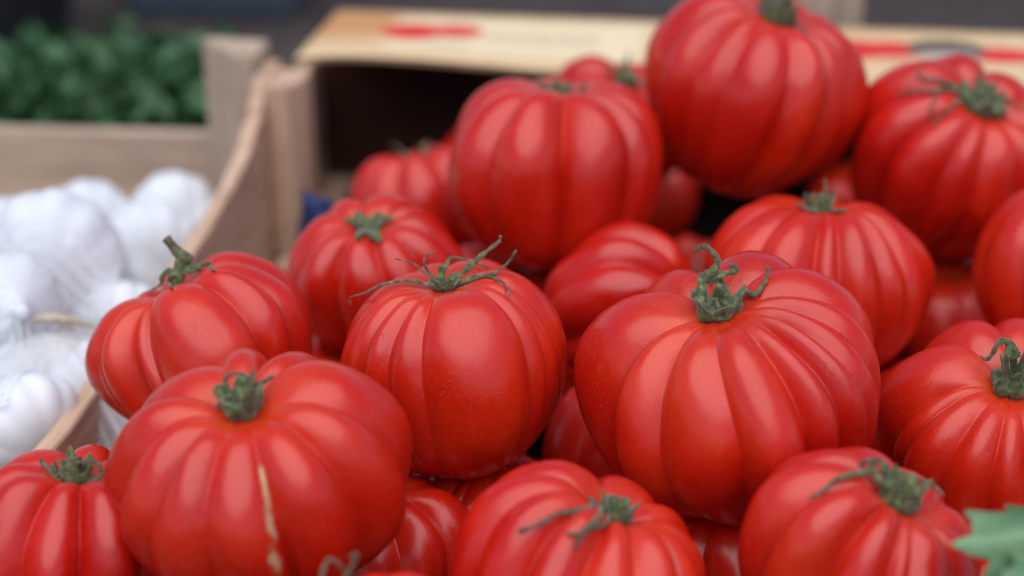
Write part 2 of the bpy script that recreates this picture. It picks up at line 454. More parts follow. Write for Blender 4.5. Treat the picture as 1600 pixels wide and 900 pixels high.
# the empty crate behind: only one tall post shows above the flap
bc = crate_root('spare_crate', .314, CD + .02, 'weathered wooden crate behind the printed flap with one tall post showing')
BW, BD = .45, .15
floor_slats(bc, .004, BW - .004, .004, BD - .004, 3, WOOD2, 3)
for a, b in ((-.008, 0), (BD, BD + .008)):
    grain(box('end_board', (.001, a, .001), (BW - .001, b, .04), WOOD2, bc), 0)
for a in (-.008, BW):
    grain(box('side_board', (a, .001, .001), (a + .0078, BD - .001, .04), WOOD2, bc), 1)
for cx, cy, sx, sy in ((.0008, .001, -1, -1), (BW - .001, .001, 1, -1), (.0008, BD - .001, -1, 1), (BW - .001, BD - .001, 1, 1)):
    grain(prism('corner_post', tri(cx, cy, sx, sy), 'z', FL + .0005, .158, WOOD2, bc, .0015), 2)

# ------------------------------------------------------------------ tomatoes
def tomato_geo(a, b, lobes, depth, taper, seed, dip=.20, scars=(), res=(9, 56), e=2.25, asym=.03, grooves=None):
    """ribbed tomato, origin at its lower end; a = half width, b = half height.
    grooves: (degrees from the viewer's side, depth) of the creases that are seen; the rest of the ring is filled at random"""
    r = random.Random(seed)
    if grooves:
        G = sorted((math.radians(q[0]), q[1]) for q in grooves)
        t = G[-1][0]; end = G[0][0] + 2 * math.pi
        while True:
            t += math.radians(r.uniform(28, 58))
            if t > end - .22: break
            G.append((t, r.uniform(.4, 1.2)))
    else:
        w = [r.choice([.4, .6, .9, 1.2, 1.7]) * r.uniform(.85, 1.15) for _ in range(lobes)]; S = sum(w); G = []; t = 0
        for x in w: G.append((t, r.choice([.3, .6, .9, 1.0, 1.2]))); t += x / S * 2 * math.pi
    depth *= 1.5
    L = len(G); ex = [r.uniform(-.30, .75) for _ in range(L)]
    th, dd, gg, us, wd = [], [], [], [], []
    exs = []
    for k in range(L):
        t0, g0 = G[k]; t1, g1 = G[(k + 1) % L]
        if k == L - 1: t1 += 2 * math.pi
        w = t1 - t0; n = max(6, min(res[0] * 2, int(res[0] * (.5 + .9 * w))))
        for j in range(n):
            u = .5 - .5 * math.cos(math.pi * j / n)
            th.append(t0 + u * w); dd.append(min(u, 1 - u) * w); gg.append(g0 if u < .5 else g1); us.append(u); wd.append(w); exs.append(ex[k])
    th = np.array(th); dd = np.array(dd); gg = np.array(gg); us = np.array(us); wd = np.array(wd); exs = np.array(exs)
    puff = (1 - (2 * us - 1) ** 2)
    n = len(th); rows = res[1]
    p1, p2, p3, p4, p5 = [r.uniform(0, 6.28) for _ in range(5)]
    V, pole, scar = [], [], []
    def ss(x, lo, hi):
        t = min(1, max(0, (x - lo) / (hi - lo))); return t * t * (3 - 2 * t)
    for i in range(rows + 1):
        q = i / rows; ph = math.pi * (q ** 1.12)
        s, c = math.sin(ph), math.cos(ph)
        rho = abs(s) ** (2 / e); z = math.copysign(abs(c) ** (2 / e), c)
        tp = 1 - taper * ss(-z, -.35, 1.0)
        amp = depth * (.10 + .90 * ss(ph, .05, .70)) * (1 - .75 * ss(ph, 1.55, 2.95))
        shape = 1 + asym * np.cos(2 * th + p1) + asym * .7 * np.cos(3 * th + p2)
        # narrow crease + gentle swelling of the lobe between two creases, both wandering a little down the fruit
        sig = (.135 + .04 * np.sin(2.1 * ph + 5 * th)) * (1.25 - .25 * s)
        fade = .72 + .28 * np.sin(1.7 * ph + 3.1 * th + p5)
        D = amp * (gg * fade * .62 * np.exp(-(np.sqrt(dd ** 2 + .012 ** 2) - .012) / sig) - np.minimum(wd, 1.0) * (.34 + .5 * np.maximum(exs, -.3)) * puff)
        D = D + depth * (.10 * np.sin(3.0 * th + p3 + 2.2 * ph) + .07 * np.sin(5.3 * ph + 2 * th + p4) + .05 * np.sin(7 * th - 4.1 * ph + p5)) * s
        rr = a * rho * tp * shape - a * D * (.25 + .75 * s)
        zz = b * z - a * D * max(c, -.3) * .6
        zz = zz - dip * b * math.exp(-(rho / .34) ** 2) * (1 if c > 0 else 0) + .07 * b * math.exp(-(rho / .22) ** 2) * (1 if c < 0 else 0)
        zz = zz + b * .04 * np.cos(th + p4) * rho
        tw = .05 * math.sin(2.2 * ph + p1) * (1 if not grooves else .4) + .035 * np.sin(2 * th + 2.4 * ph + p2) * s
        if i in (0, rows): rr = rr * 0
        V.append(np.stack([rr * np.cos(th + tw), rr * np.sin(th + tw), zz + b], 1))
        pole.append(np.full(n, math.exp(-(rho / .36) ** 2) if c > 0 else 0))
        sc = np.zeros(n)
        for (deg, half, a0, a1) in scars:
            if isinstance(deg, tuple): deg = deg[0] + (deg[1] - deg[0]) * min(1, max(0, (ph - a0) / (a1 - a0)))
            inr = ss(ph, a0, a0 + .15) * (1 - ss(ph, a1 - .3, a1))
            sc = np.maximum(sc, np.exp(-((th - math.radians(deg) + math.radians(half) * .8 * math.sin(4 * ph)) / math.radians(half)) ** 2) * inr)
        scar.append(sc)
    V = np.concatenate(V); f = []
    for i in range(rows):
        for k in range(n):
            A, B = i * n + k, i * n + (k + 1) % n
            f.append((A, A + n, B + n, B))
    # keep the nominal width whatever the swelling adds
    k = a / np.abs(V[:, :2]).max(axis=0).mean(); V[:, :2] *= k
    return V, f, np.concatenate(pole), np.concatenate(scar), float(V[:n, 2].mean())
def tomato_body(parent, *args, **kw):
    V, f, pole, scar, zt = tomato_geo(*args, **kw)
    me = mesh('body', V, f, True, {'pole': pole, 'scar': scar})
    # weld the two poles
    bm = bmesh.new(); bm.from_mesh(me); bmesh.ops.remove_doubles(bm, verts=bm.verts[:], dist=1e-6); bm.to_mesh(me); bm.free()
    return link('body', me, TOM, parent), zt


def axis_of(cx, cy, rx, b, sx, sy):
    k = .85 * b * rx; ar = (sx - cx) / k; au = (cy - sy) / k; m = math.hypot(ar, au)
    if m > .98: ar *= .98 / m; au *= .98 / m
    return (CR * ar + CU * au - CF * math.sqrt(1 - ar * ar - au * au)).normalized()
def frame(ax, spin):
    x = ax.orthogonal(); ref = (-CF - ax * (-CF).dot(ax)).normalized()          # spin 0: first groove faces the camera
    y = ax.cross(ref); m = Matrix((ref, y, ax)).transposed()
    return m @ Matrix.Rotation(spin, 3, 'Z')

def calyx_cup(parent, base, ax, r, h, seed, lobes=6, mouth=1.0):
    """fused base of the sepals: a ribbed green cup, open at the top"""
    rg = random.Random(seed); n = lobes * 6; v, f, tip = [], [], []
    prof = [(.34, -.12), (.74, .0), (.96, .16), (1.0, .36), (.93 * mouth, .58), (.88 * mouth, .80), (.98 * mouth, 1.0), (.86 * mouth, .94), (.60 * mouth, .52), (.34, .36), (.0, .34)]
    q = ax.to_track_quat('Z', 'Y'); ph = rg.uniform(0, 6)
    lo = [rg.uniform(.55, 1.35) for _ in range(lobes)]; fl = [rg.uniform(-.12, .30) for _ in range(lobes)]
    for i, (pr, pz) in enumerate(prof):
        for k in range(n):
            a = 2 * math.pi * k / n; u = (k % 6) / 6; L = k // 6; sn = math.sin(math.pi * u)
            rib = 1 + .26 * (sn - .6) * (1 if 0 < i < 9 else 0) + (fl[L] * sn if i in (5, 6, 7) else 0)
            hz = pz * (1 + (lo[L] - .75) * sn ** 3 * (1 if i in (5, 6, 7) else 0)) - (.45 * (1 - sn) if i in (5, 6, 7) else .18 * (1 - sn) if i == 4 else 0)
            w1 = .05 * math.sin(3 * a + ph) + rg.uniform(-.035, .035)
            p = Vector((math.cos(a + ph) * (pr + w1 * (pr > .1)) * r * rib, math.sin(a + ph) * (pr + w1 * (pr > .1)) * r * rib, hz * h))
            v.append(base + q @ p); tip.append((.62 if i < 2 else .1 + .35 * (i in (6, 7)) + (.5 if i > 8 else 0)) + rg.uniform(-.15, .25))
    m = len(prof)
    for i in range(m - 1):
        for k in range(n):
            a, b = i * n + k, i * n + (k + 1) % n; f.append((a, b, b + n, a + n))
    me = mesh('calyx', v, f, True, {'tip': tip})
    return link('calyx', me, STEM, parent)

PXM = lambda px, d: px * d / FPX
TREES = []
def tomato(key, cx, cy, rx, b, sx, sy, d, label, lobes=14, depth=.14, taper=.1, seed=1, spin=0., dip=.20, scars=(), cup=None, stem=None, sepals=(), auto=0, res=(12, 60), e=2.25, asym=.03, base=None, grooves=None):
    """cup=(px radius, px height); stem/sepals: pixel paths with a depth offset in mm towards the camera or 's' = lying on the skin"""
    a = PXM(rx, d); hb = a * b; c = at(cx, cy, d); ax = axis_of(cx, cy, rx, b, sx, sy)
    R3 = frame(ax, spin)
    root = empty('tomato', c - ax * hb); root.rotation_euler = R3.to_euler()
    tag(root, label, 'tomato', 'ribbed red tomatoes heaped in the crate')
    body, zt = tomato_body(root, a, hb, lobes, depth, taper, seed, dip, scars, res, e, asym, grooves)
    MW = Matrix.Translation(c - ax * hb) @ R3.to_4x4(); MI = MW.inverted()
    sb = MW @ Vector((0, 0, zt))                                   # stem seat
    sd = (sb - Vector((0, 0, CAM_Z))).dot(CF)
    ax_l = Vector((0, 0, 1))
    if not (cup or stem or sepals or auto): return root
    bv = BVHTree.FromPolygons([v.co for v in body.data.vertices], [p.vertices for p in body.data.polygons])
    o_l = MI @ Vector((0, 0, CAM_Z))
    spx = 800 + FPX * sb.dot(CR) / sd; spy = 450 - FPX * (sb - Vector((0, 0, CAM_Z))).dot(CU) / sd
    offx, offy = (spx - sx, spy - sy) if base is None else (spx - base[0], spy - base[1])
    def pt(p):
        x, y = p[0] + offx, p[1] + offy; w = at(x, y, sd)
        if len(p) > 2 and p[2] == 's':
            dl = (MI @ w) - o_l
            h = bv.ray_cast(o_l, dl.normalized())
            if h[0] is not None:
                q = h[0] + h[1] * (.0012 if len(p) < 4 else p[3] / 1000)
                return q
            w = at(x, y, sd)
        elif len(p) > 2: w = at(x, y, sd - p[2] / 1000)
        q = MI @ w
        h = bv.find_nearest(q)                                       # never sink into the flesh
        if h[0] is not None and (q - h[0]).dot(h[1]) < .0004: q = h[0] + h[1] * .0008
        return q
    upl = (MI.to_3x3() @ (CU * .5 - CF)).normalized()
    par = root
    rg = random.Random(seed + 50)
    if cup:
        par = calyx_cup(root, Vector((0, 0, zt + .0004)), (ax_l + (MI.to_3x3() @ Vector((0, 0, 1))) * .35).normalized(), PXM(cup[0], d), PXM(cup[1], d), seed, cup[2] if len(cup) > 2 else 6, cup[3] if len(cup) > 3 else 1.0)
    def strap(name, path, w0, w1, flat, parent, tip0=0.0, tip1=1.0, mid=None):
        q0 = [pt(p) for p in path]
        if cup and math.hypot(q0[0].x, q0[0].y) > PXM(cup[0], d) * .9: q0 = [Vector((q0[0].x * .25, q0[0].y * .25, zt + PXM(cup[1], d) * .45))] + q0
        ps = smooth_line(q0, 18); n = len(ps)
        for k_ in range(n):                                          # keep the whole strap on the skin, not in it
            h_ = bv.find_nearest(ps[k_])
            if h_[0] is not None and (ps[k_] - h_[0]).dot(h_[1]) < .0006: ps[k_] = h_[0] + h_[1] * .0008
        rad = lerp_list([w0, mid if mid else (w0 * .62 + w1 * .38), w1], n)
        rad = [x / 1000 * .82 * (1 + .16 * math.sin(q * 1.9 + w0 * 9)) for q, x in enumerate(rad)]
        v, f, t_ = tube_geo(ps, rad, flat, upl, 8, .16, rg, 0.0)
        return link(name, mesh(name, v, f, True, {'tip': [tip0 + (tip1 - tip0) * q for q in t_]}), STEM, parent)
    for s_ in sepals:
        path, w0, w1 = s_[0], s_[1], s_[2]; flat = s_[3] if len(s_) > 3 else .4
        tp = s_[4] if len(s_) > 4 else (.1, .85)
        strap('sepal', path, w0 * .88, w1 * .8, flat, par, tp[0] + .05, tp[1] + .15)
    if stem:
        path, rads = stem
        ps = smooth_line([MI @ at(p[0] + offx, p[1] + offy, sd - (p[2] if len(p) > 2 else 0) / 1000) for p in path], 20)
        ps[0] = Vector((0, 0, zt - .0005)); n = len(ps)
        v, f, t_ = tube_geo(ps, [x / 1000 for x in lerp_list(rads, n)], 1, upl, 12, .07, rg)
        link('stem', mesh('stem', v, f, True, {'tip': [.15 + .75 * q for q in t_]}), STEM, root)
    if auto:
        for k in range(auto):
            an = 2 * math.pi * (k + rg.uniform(-.25, .25)) / auto; L = a * rg.uniform(.30, .52); lift = rg.uniform(.0, .5)
            pts = []
            for q in (.08, .4, .75, 1.0):
                rr = L * q; p = Vector((math.cos(an) * rr, math.sin(an) * rr, zt + .03))
                h = bv.ray_cast(p, Vector((0, 0, -1))); z = (h[0].z if h[0] is not None else zt) + .001 + lift * L * q * q
                pts.append(Vector((p.x, p.y, z)))
            ps = smooth_line(pts, 12); rad = [x / 1000 for x in lerp_list([2.2, 1.6, .5], len(ps))]
            v, f, t_ = tube_geo(ps, rad, .4, Vector((0, 0, 1)), 8, .12, rg)
            link('sepal', mesh('sepal', v, f, True, {'tip': t_}), STEM, par)
    return root

tomato('T1', 325, 556, 192, .73, 275, 450, .705, 'red tomato left of centre with a tall upright brown stem against the white garlic', lobes=11, depth=.17, taper=.10, seed=11, grooves=((-60, .6), (-34, 1.3), (-19, .7), (36, 1.2), (64, .8)), spin=0, dip=.24,
       scars=((-46, .75, .60, 2.0),), stem=(((275, 440), (278, 418), (281, 400), (288, 393), (276, 382), (266, 370), (258, 360)), (2.7, 2.7, 2.8, 3.5, 2.3, 1.8, 2.2)),
       sepals=((((276, 416, 1), (262, 411, 2), (252, 420, 2), (249, 433, 's'), (232, 448, 's')), 2.2, .7, .5), (((272, 416, 2), (265, 418, 3), (263, 432, 3), (267, 442, 's')), 1.8, .9, .5),
               (((282, 412, 1), (298, 405, 1), (312, 404, 1), (323, 399, 1), (329, 408, 1), (333, 414, 's')), 2.4, .9, .5), (((284, 414, 2), (300, 412, 2), (316, 413, 's')), 1.8, .7, .5)))
tomato('T2', 405, 758, 232, .82, 392, 626, .598, 'large blurred tomato at front left with a long pale scar down its middle rib', lobes=12, depth=0.13, taper=.12, seed=22, grooves=((-75, .8), (-44, .9), (-14, .8), (17, 1.2), (52, 1.1), (84, .8)), spin=0, dip=.24,
       scars=(((18, 2), 1.3, .62, 2.7),), cup=(30, 46, 5, 1.15),
       sepals=((((372, 596, 3), (360, 605, 3), (350, 622, 's')), 1.5, 1.0, .5, (.3, .7)), (((372, 592, 2), (364, 580, 2), (366, 568, 2), (380, 563, 2), (394, 565, 2)), 1.4, .8, .6, (.4, .9)), (((404, 590, 1), (407, 575, 1), (407, 556, 1)), 1.6, .9, .6, (.4, .9)),
               (((410, 585, 0), (424, 576, 0), (440, 567, 0)), 1.9, 1.2, .5, (.4, .8)), (((366, 625, 7), (390, 617, 8), (412, 606, 6)), 1.3, 2.2, .45, (.1, .3))))
tomato('T3', 105, 872, 175, .95, 132, 706, .617, 'tomato in the bottom left corner with a bushy green stem top', lobes=9, depth=0.16, taper=.05, seed=33, grooves=((-60, .8), (-12, 1.2), (22, 1.1), (62, .9)), spin=0, dip=.26, cup=(24, 34, 5),
       stem=(((132, 705), (130, 690), (126, 666)), (4.2, 3.6, 3.8)),
       sepals=((((108, 706, 2), (95, 698, 2), (84, 682, 2), (76, 667, 2)), 2.6, .9, .5), (((104, 700, 1), (99, 688, 1), (97, 673, 1)), 2.8, 1.6, .4), (((106, 694, 3), (122, 678, 4), (148, 672, 3), (166, 673, 2), (172, 688, 2)), 1.5, 1.2, .5), (((146, 712, 3), (160, 700, 3), (178, 690, 3)), 2.4, 1.0, .45)))
tomato('T4', 712, 578, 182, .92, 697, 447, .68, 'sharp round tomato at the centre with long curling spidery sepals', lobes=15, depth=0.11, taper=.06, seed=44, grooves=((-72, .6), (-54, .8), (-36, .9), (-16, .9), (45, 1.0), (62, .9), (80, .7)), spin=0, dip=.19, cup=(17, 17, 6, 1.3),
       sepals=((((700, 440, 1), (722, 422, 0), (748, 398, 0), (770, 380, 0), (782, 370, 0), (783, 361, 0)), 1.95, 0.56, .35, (.0, .8)), (((712, 438, 2), (742, 430, 2), (772, 421, 2), (795, 404, 2), (808, 384, 2)), 1.27, 0.68, .4, (.1, .8)),
               (((722, 434, 1), (750, 428, 's'), (778, 432, 's'), (792, 446, 's'), (795, 462, 's')), 1.20, 0.45, .4, (.0, .7)), (((678, 440, 2), (640, 440, 's', 2.2), (604, 446, 's', 2.5), (570, 452, 's', 3), (549, 458, -30), (549, 470, -30)), 1.27, 0.45, .4, (.1, .9)),
               (((688, 437, 2), (668, 422, 1), (645, 405, 0), (619, 398, 0)), 0.83, 0.45, .6, (.5, 1)), (((690, 437, 1), (672, 420, 0), (664, 402, 0), (672, 390, 0), (683, 386, 0)), 0.83, 0.38, .6, (.5, 1)),
               (((690, 436, -1), (698, 410, -3), (708, 396, -5), (735, 402, -6), (766, 412, -6)), 1.20, 0.52, .4, (.1, .7)), (((690, 440, 2), (689, 424, 2), (690, 408, 2)), 1.80, 1.42, .5, (.1, .3))))
tomato('T5', 590, 440, 145, .86, 580, 352, .80, 'blurred tomato behind the central one with a broad pale green cap', lobes=12, depth=0.14, taper=.1, seed=55, grooves=((-66, .8), (-30, 1), (10, .9), (40, 1.1), (72, .7)), spin=0, dip=.22, cup=(17, 14, 4, 1.3),
       sepals=((((575, 352, 1), (558, 345, 's', 2), (540, 342, 's', 2)), 4.4, 1.0, .35, (0, .3)), (((578, 350, 2), (570, 338, 1), (566, 330, 1)), 4.2, 2.0, .35, (0, .3)), (((588, 350, 2), (605, 344, 's', 3), (620, 343, 's', 3)), 4.6, 1.8, .35, (0, .2)), (((584, 356, 3), (592, 366, 's', 2), (600, 374, 's', 1)), 4.8, 1.6, .35, (0, .3)), (((575, 358, 3), (566, 366, 's', 2), (560, 372, 's', 1)), 3.8, 1.0, .35, (0, .3))))
tomato('T6', 866, 270, 180, .82, 872, 148, .84, 'broad-ribbed tomato in front of the dark gap under the card flap', lobes=10, depth=0.15, taper=.10, seed=66, grooves=((-78, .8), (-36, 1.0), (4, 1.5), (44, 1.0), (62, .8)), spin=0, dip=.20, cup=(20, 18, 5), e=2.5,
       sepals=((((862, 142, 0), (848, 130, 0), (838, 116, 0)), 2.2, 1.4, .5, (0, .4)), (((876, 142, 1), (872, 130, 1), (870, 122, 1)), 3.0, 2.4, .5, (0, .3)), (((888, 146, 0), (905, 142, 0), (911, 133, 0), (912, 122, 0)), 2.0, 1.4, .5, (.3, .7))))
tomato('T7', 665, 320, 108, .85, 650, 230, .96, 'small blurred tomato far back in the dark crate corner', lobes=8, depth=.2, taper=.1, seed=77, spin=.5, auto=5, res=(7, 40))
tomato('T8', 955, 200, 115, .85, 975, 134, .98, 'rearmost blurred tomato peeping out just below the card flap', lobes=9, depth=.18, taper=.1, seed=88, spin=.1, cup=(17, 18, 5), auto=4, res=(7, 40))
tomato('T9', 1172, 152, 173, .92, 1205, 40, .86, 'big tomato on top of the heap, highest of all', lobes=13, depth=0.13, taper=.20, seed=99, grooves=((-75, .8), (-46, .9), (-24, .8), (11, 1.0), (43, 1.1), (66, .8)), spin=0, dip=.2, cup=(25, 40, 5), e=2.3,
       stem=(((1205, 40), (1202, 20), (1194, -6)), (6.0, 4.6, 4.4)), sepals=((((1218, 38, 2), (1236, 44, 's'), (1256, 60, 's')), 1.6, .6, .5), (((1195, 32, 2), (1182, 12, 2), (1180, -5, 2)), 2.5, 1.2, .5), (((1214, 30, 2), (1222, 10, 2), (1224, -6, 2)), 2.3, 1.1, .5)))
tomato('T10', 1482, 260, 170, .92, 1512, 172, .86, 'tomato at upper right leaning towards the viewer with a dark spidery stem', lobes=13, depth=0.15, taper=.24, seed=110, grooves=((-82, .9), (-46, 1.1), (-14, .6), (8, 1.2), (40, .9), (72, 1)), spin=0, dip=.24, cup=(30, 26, 6, 1.15), base=(1526, 180),
       sepals=((((1500, 160, 2), (1480, 146, 2), (1455, 136, 's', 3), (1438, 134, 's', 3), (1428, 122, 's', 3)), 2.4, .9, .5), (((1486, 156, 2), (1468, 152, 2), (1445, 156, 's', 2), (1420, 156, 's', 2), (1402, 152, 's', 2)), 2.0, .7, .5, (.3, .9)),
               (((1484, 154, 3), (1462, 160, 3), (1450, 174, 's', 2), (1448, 194, 's')), 1.3, .7, .6, (.4, .9)), (((1496, 166, 3), (1476, 176, 's', 2), (1460, 190, 's', 2), (1452, 208, 's')), 1.6, .6, .5, (.4, .9)),
               (((1524, 158, 1), (1524, 138, 1), (1523, 114, 1)), 3.2, .6, .5, (0, .8)), (((1544, 160, 1), (1546, 148, 1), (1552, 134, 1)), 2.8, 1.4, .5, (0, .5)), (((1556, 160, 's'), (1572, 168, 's'), (1592, 181, 's')), 1.5, .7, .5, (.4, .9)), (((1512, 160, 1), (1508, 150, 1), (1507, 140, 1)), 2.5, 1.2, .5, (0, .6))))
tomato('T11', 1275, 450, 181, .80, 1275, 325, .78, 'flattened tomato under the highest one, close behind the large right tomato', lobes=16, depth=0.13, taper=.12, seed=121, grooves=((-78, .7), (-42, .9), (-9, 1.0), (5, .8), (30, 1.0), (46, .8), (68, .7)), spin=0, dip=.2, cup=(22, 24, 5),
       sepals=((((1266, 318, 1), (1262, 305, 1), (1270, 292, 1)), 2.4, 1.8, .5, (.3, .7)), (((1284, 318, 1), (1294, 305, 1), (1298, 288, 1)), 2.2, 1.6, .5, (.3, .8)), (((1280, 310, -1), (1286, 290, -2), (1285, 268, -2)), 1.8, .6, .5, (.3, .8)), (((1290, 320, 's'), (1305, 322, 's'), (1318, 322, 's')), 2.0, 1.2, .5, (.3, .8)), (((1262, 322, 's'), (1250, 316, 's'), (1240, 312, 's')), 2.0, 1.2, .5, (.3, .8))))
tomato('T12', 1154, 622, 244, .80, 1112, 482, .652, 'largest sharp deeply ribbed tomato right of centre with a hooked green sepal', lobes=16, depth=0.14, taper=.16, seed=132, grooves=((-80, .8), (-50, 1.2), (-15, .7), (15, 1.1), (33, 1.1), (49, 1.0), (64, .9), (80, .8)), spin=0, dip=.20, cup=(33, 30, 5, 1.05), e=2.2,
       scars=((-68, 1.6, 1.6, 2.3),),
       sepals=((((1090, 462, 4), (1086, 440, 4), (1090, 422, 3), (1104, 412, 3), (1110, 398, 3), (1098, 380, 3), (1084, 376, 3), (1073, 384, 3)), 2.6, 1.2, .6, (.0, .8)), (((1096, 434, 2), (1112, 421, 2), (1136, 414, 2), (1138, 407, 2), (1128, 404, 2)), 1.9, 1.4, .6, (.0, .5)),
               (((1140, 452, 0), (1156, 450, 's', 2), (1170, 456, 's', 2), (1182, 443, 0), (1186, 426, 0), (1188, 406, 0)), 1.7, 1.0, .6, (.1, .6)), (((1086, 474, 7), (1083, 450, 6), (1083, 428, 5), (1084, 416, 4)), 2.2, 1.4, .5, (.0, .5)), (((1122, 452, 3), (1118, 442, 4), (1108, 436, 4)), 2.6, 1.8, .5, (.0, .3)), (((1092, 470, 8), (1104, 458, 9), (1112, 470, 9)), 1.5, 1.2, .5, (.1, .4))))
tomato('T13', 975, 496, 146, .84, 1068, 468, .79, 'tomato lying on its side behind the central pair, ribs running sideways', lobes=11, depth=.17, taper=.1, seed=143, grooves=((-80, .9), (-45, 1), (-5, 1.2), (30, 1.0), (75, .9)), spin=.1, auto=4, res=(9, 48))
tomato('T15', 965, 705, 125, .92, 960, 600, .745, 'shaded tomato wedged low between the two sharp central tomatoes', lobes=8, depth=.10, taper=.1, seed=154, spin=.4, auto=0, res=(8, 44))
tomato('T14', 858, 590, 80, .95, 880, 515, .807, 'smallest tomato, a smooth one glimpsed behind the central tomato', lobes=6, depth=.05, taper=.05, seed=165, spin=.4, auto=0, res=(8, 36))
tomato('T16', 905, 925, 212, .84, 968, 780, .58, 'tomato at bottom centre with deep folds and brown sepals trailing left', lobes=12, depth=0.15, taper=.1, seed=176, grooves=((-100, 1), (-68, .9), (-38, 1.1), (-8, .9), (20, 1.0), (52, 1.1), (85, .9)), spin=0, dip=.28, cup=(26, 34, 5), base=(965, 806),
       sepals=((((944, 806, 4), (928, 798, 4), (908, 792, 's', 2), (878, 794, 's', 2), (850, 812, 's', 1.5), (820, 824, 's', 1.2)), 1.6, 1.0, .6, (.3, .9)), (((938, 800, 5), (928, 812, 's', 3), (914, 828, 's', 2), (904, 850, 's')), 1.8, .9, .6, (.1, .7)), (((914, 826, 's', 2), (904, 829, 's', 2), (893, 829, 's')), 1.1, .8, .6, (.5, .9)),
               (((932, 798, 2), (926, 786, 2), (925, 772, 2)), 2.6, 1.2, .5, (0, .6)), (((962, 798, 2), (968, 784, 2), (970, 766, 2)), 2.8, 1.6, .6, (0, .3)), (((984, 800, 2), (990, 790, 2), (988, 782, 2)), 2.2, 1.4, .6, (.2, .6))))
tomato('T17', 600, 880, 150, .88, 600, 760, .665, 'half-hidden tomato squeezed between the scarred front tomato and the bottom centre one', lobes=9, depth=.14, taper=.1, seed=187, spin=.2)
tomato('T19', 1567, 695, 196, .85, 1554, 594, .68, 'tomato at right edge with a large closed bulbous green calyx', lobes=13, depth=0.14, taper=.1, seed=198, grooves=((-80, .9), (-52, 1), (-26, .9), (-5, 1.2), (3, .8), (38, 1.1), (72, .9)), spin=0, dip=.22, cup=(33, 62, 6, .62),
       scars=((-1.5, 1.2, .9, 2.0),),
       sepals=((((1548, 548, 6), (1549, 528, 6), (1545, 518, 6), (1532, 522, 6), (1524, 538, 6), (1514, 548, 6), (1505, 542, 6)), 2.2, .7, .5, (0, .8)), (((1562, 545, 6), (1556, 528, 6), (1548, 518, 6)), 2.6, 1.4, .5, (0, .4)), (((1574, 562, 6), (1584, 545, 6), (1596, 530, 6), (1612, 518, 6)), 2.2, 1.2, .5, (0, .6)), (((1572, 556, 2), (1590, 548, 2), (1612, 538, 2)), 2.2, 1.2, .5, (.4, .8)), (((1586, 580, 5), (1592, 562, 5), (1606, 552, 5)), 2.4, 1.2, .5, (.4, .8))))
tomato('T20', 1340, 882, 192, .84, 1395, 770, .579, 'tomato at bottom right beside the leaf with one long sepal stretching left', lobes=13, depth=0.15, taper=.1, seed=209, grooves=((-100, 1), (-62, 1.0), (-26, 1.1), (2, .9), (14, .8), (48, 1.0), (82, .9)), spin=0, dip=.26, cup=(33, 50, 5, .95), base=(1412, 796),
       sepals=((((1390, 758, 8), (1368, 752, 's', 3), (1345, 752, 's', 2.5), (1318, 758, 's', 2), (1302, 770, 's'), (1284, 788, 's')), 1.6, .9, .5, (0, .6)), (((1380, 748, 5), (1377, 732, 5), (1380, 724, 5), (1366, 726, 5), (1356, 735, 5)), 2.0, 1.0, .5, (.2, 1)), (((1396, 740, 4), (1394, 730, 4), (1386, 722, 4)), 2.6, 1.4, .5, (.1, .6)),
               (((1436, 764, 's', 3), (1456, 764, 's', 2), (1472, 770, 's'), (1487, 779, 's')), 1.3, .7, .6, (.4, .9)), (((1440, 766, 8), (1444, 776, 9), (1436, 788, 9), (1424, 802, 9)), 2.6, 1.0, .45, (0, .5)), (((1416, 752, 4), (1420, 744, 4), (1426, 748, 4)), 2.4, 1.2, .5, (.2, .8))))
tomato('T21', 1665, 425, 150, .92, 1680, 310, .77, 'smooth tomato cut off by the right edge of the picture', lobes=8, depth=.08, taper=.05, seed=221, spin=.3, auto=5)
tomato('T22', 1165, 900, 150, .85, 1160, 790, .674, 'dark tomato deep under the largest one, near the bottom edge', lobes=9, depth=.12, taper=.1, seed=232, spin=.2)
tomato('T23', 590, 1040, 150, .93, 548, 912, .545, 'nearest tomato, its top just showing at the bottom edge with a dried curled sepal', lobes=9, depth=.12, taper=.1, seed=243, spin=.2, cup=(14, 16, 5),
       sepals=((((535, 905, 5), (512, 898, 6), (498, 880, 7), (500, 860, 7), (508, 846, 7), (520, 850, 7), (532, 862, 7)), 1.4, .7, .7, (.5, .95)), (((528, 902, 4), (524, 890, 5), (536, 870, 6), (548, 850, 7), (552, 838, 7), (540, 842, 7)), 1.3, .9, .7, (.5, .95)), (((560, 902, 3), (574, 892, 4), (588, 886, 4)), 1.4, 1.0, .6, (.5, .9))), base=(548, 912))
tomato('T24', 750, 810, 128, .85, 755, 720, .705, 'dull shaded tomato deep below the central tomato', lobes=9, depth=.12, taper=.1, seed=254, spin=.2, res=(7, 40))

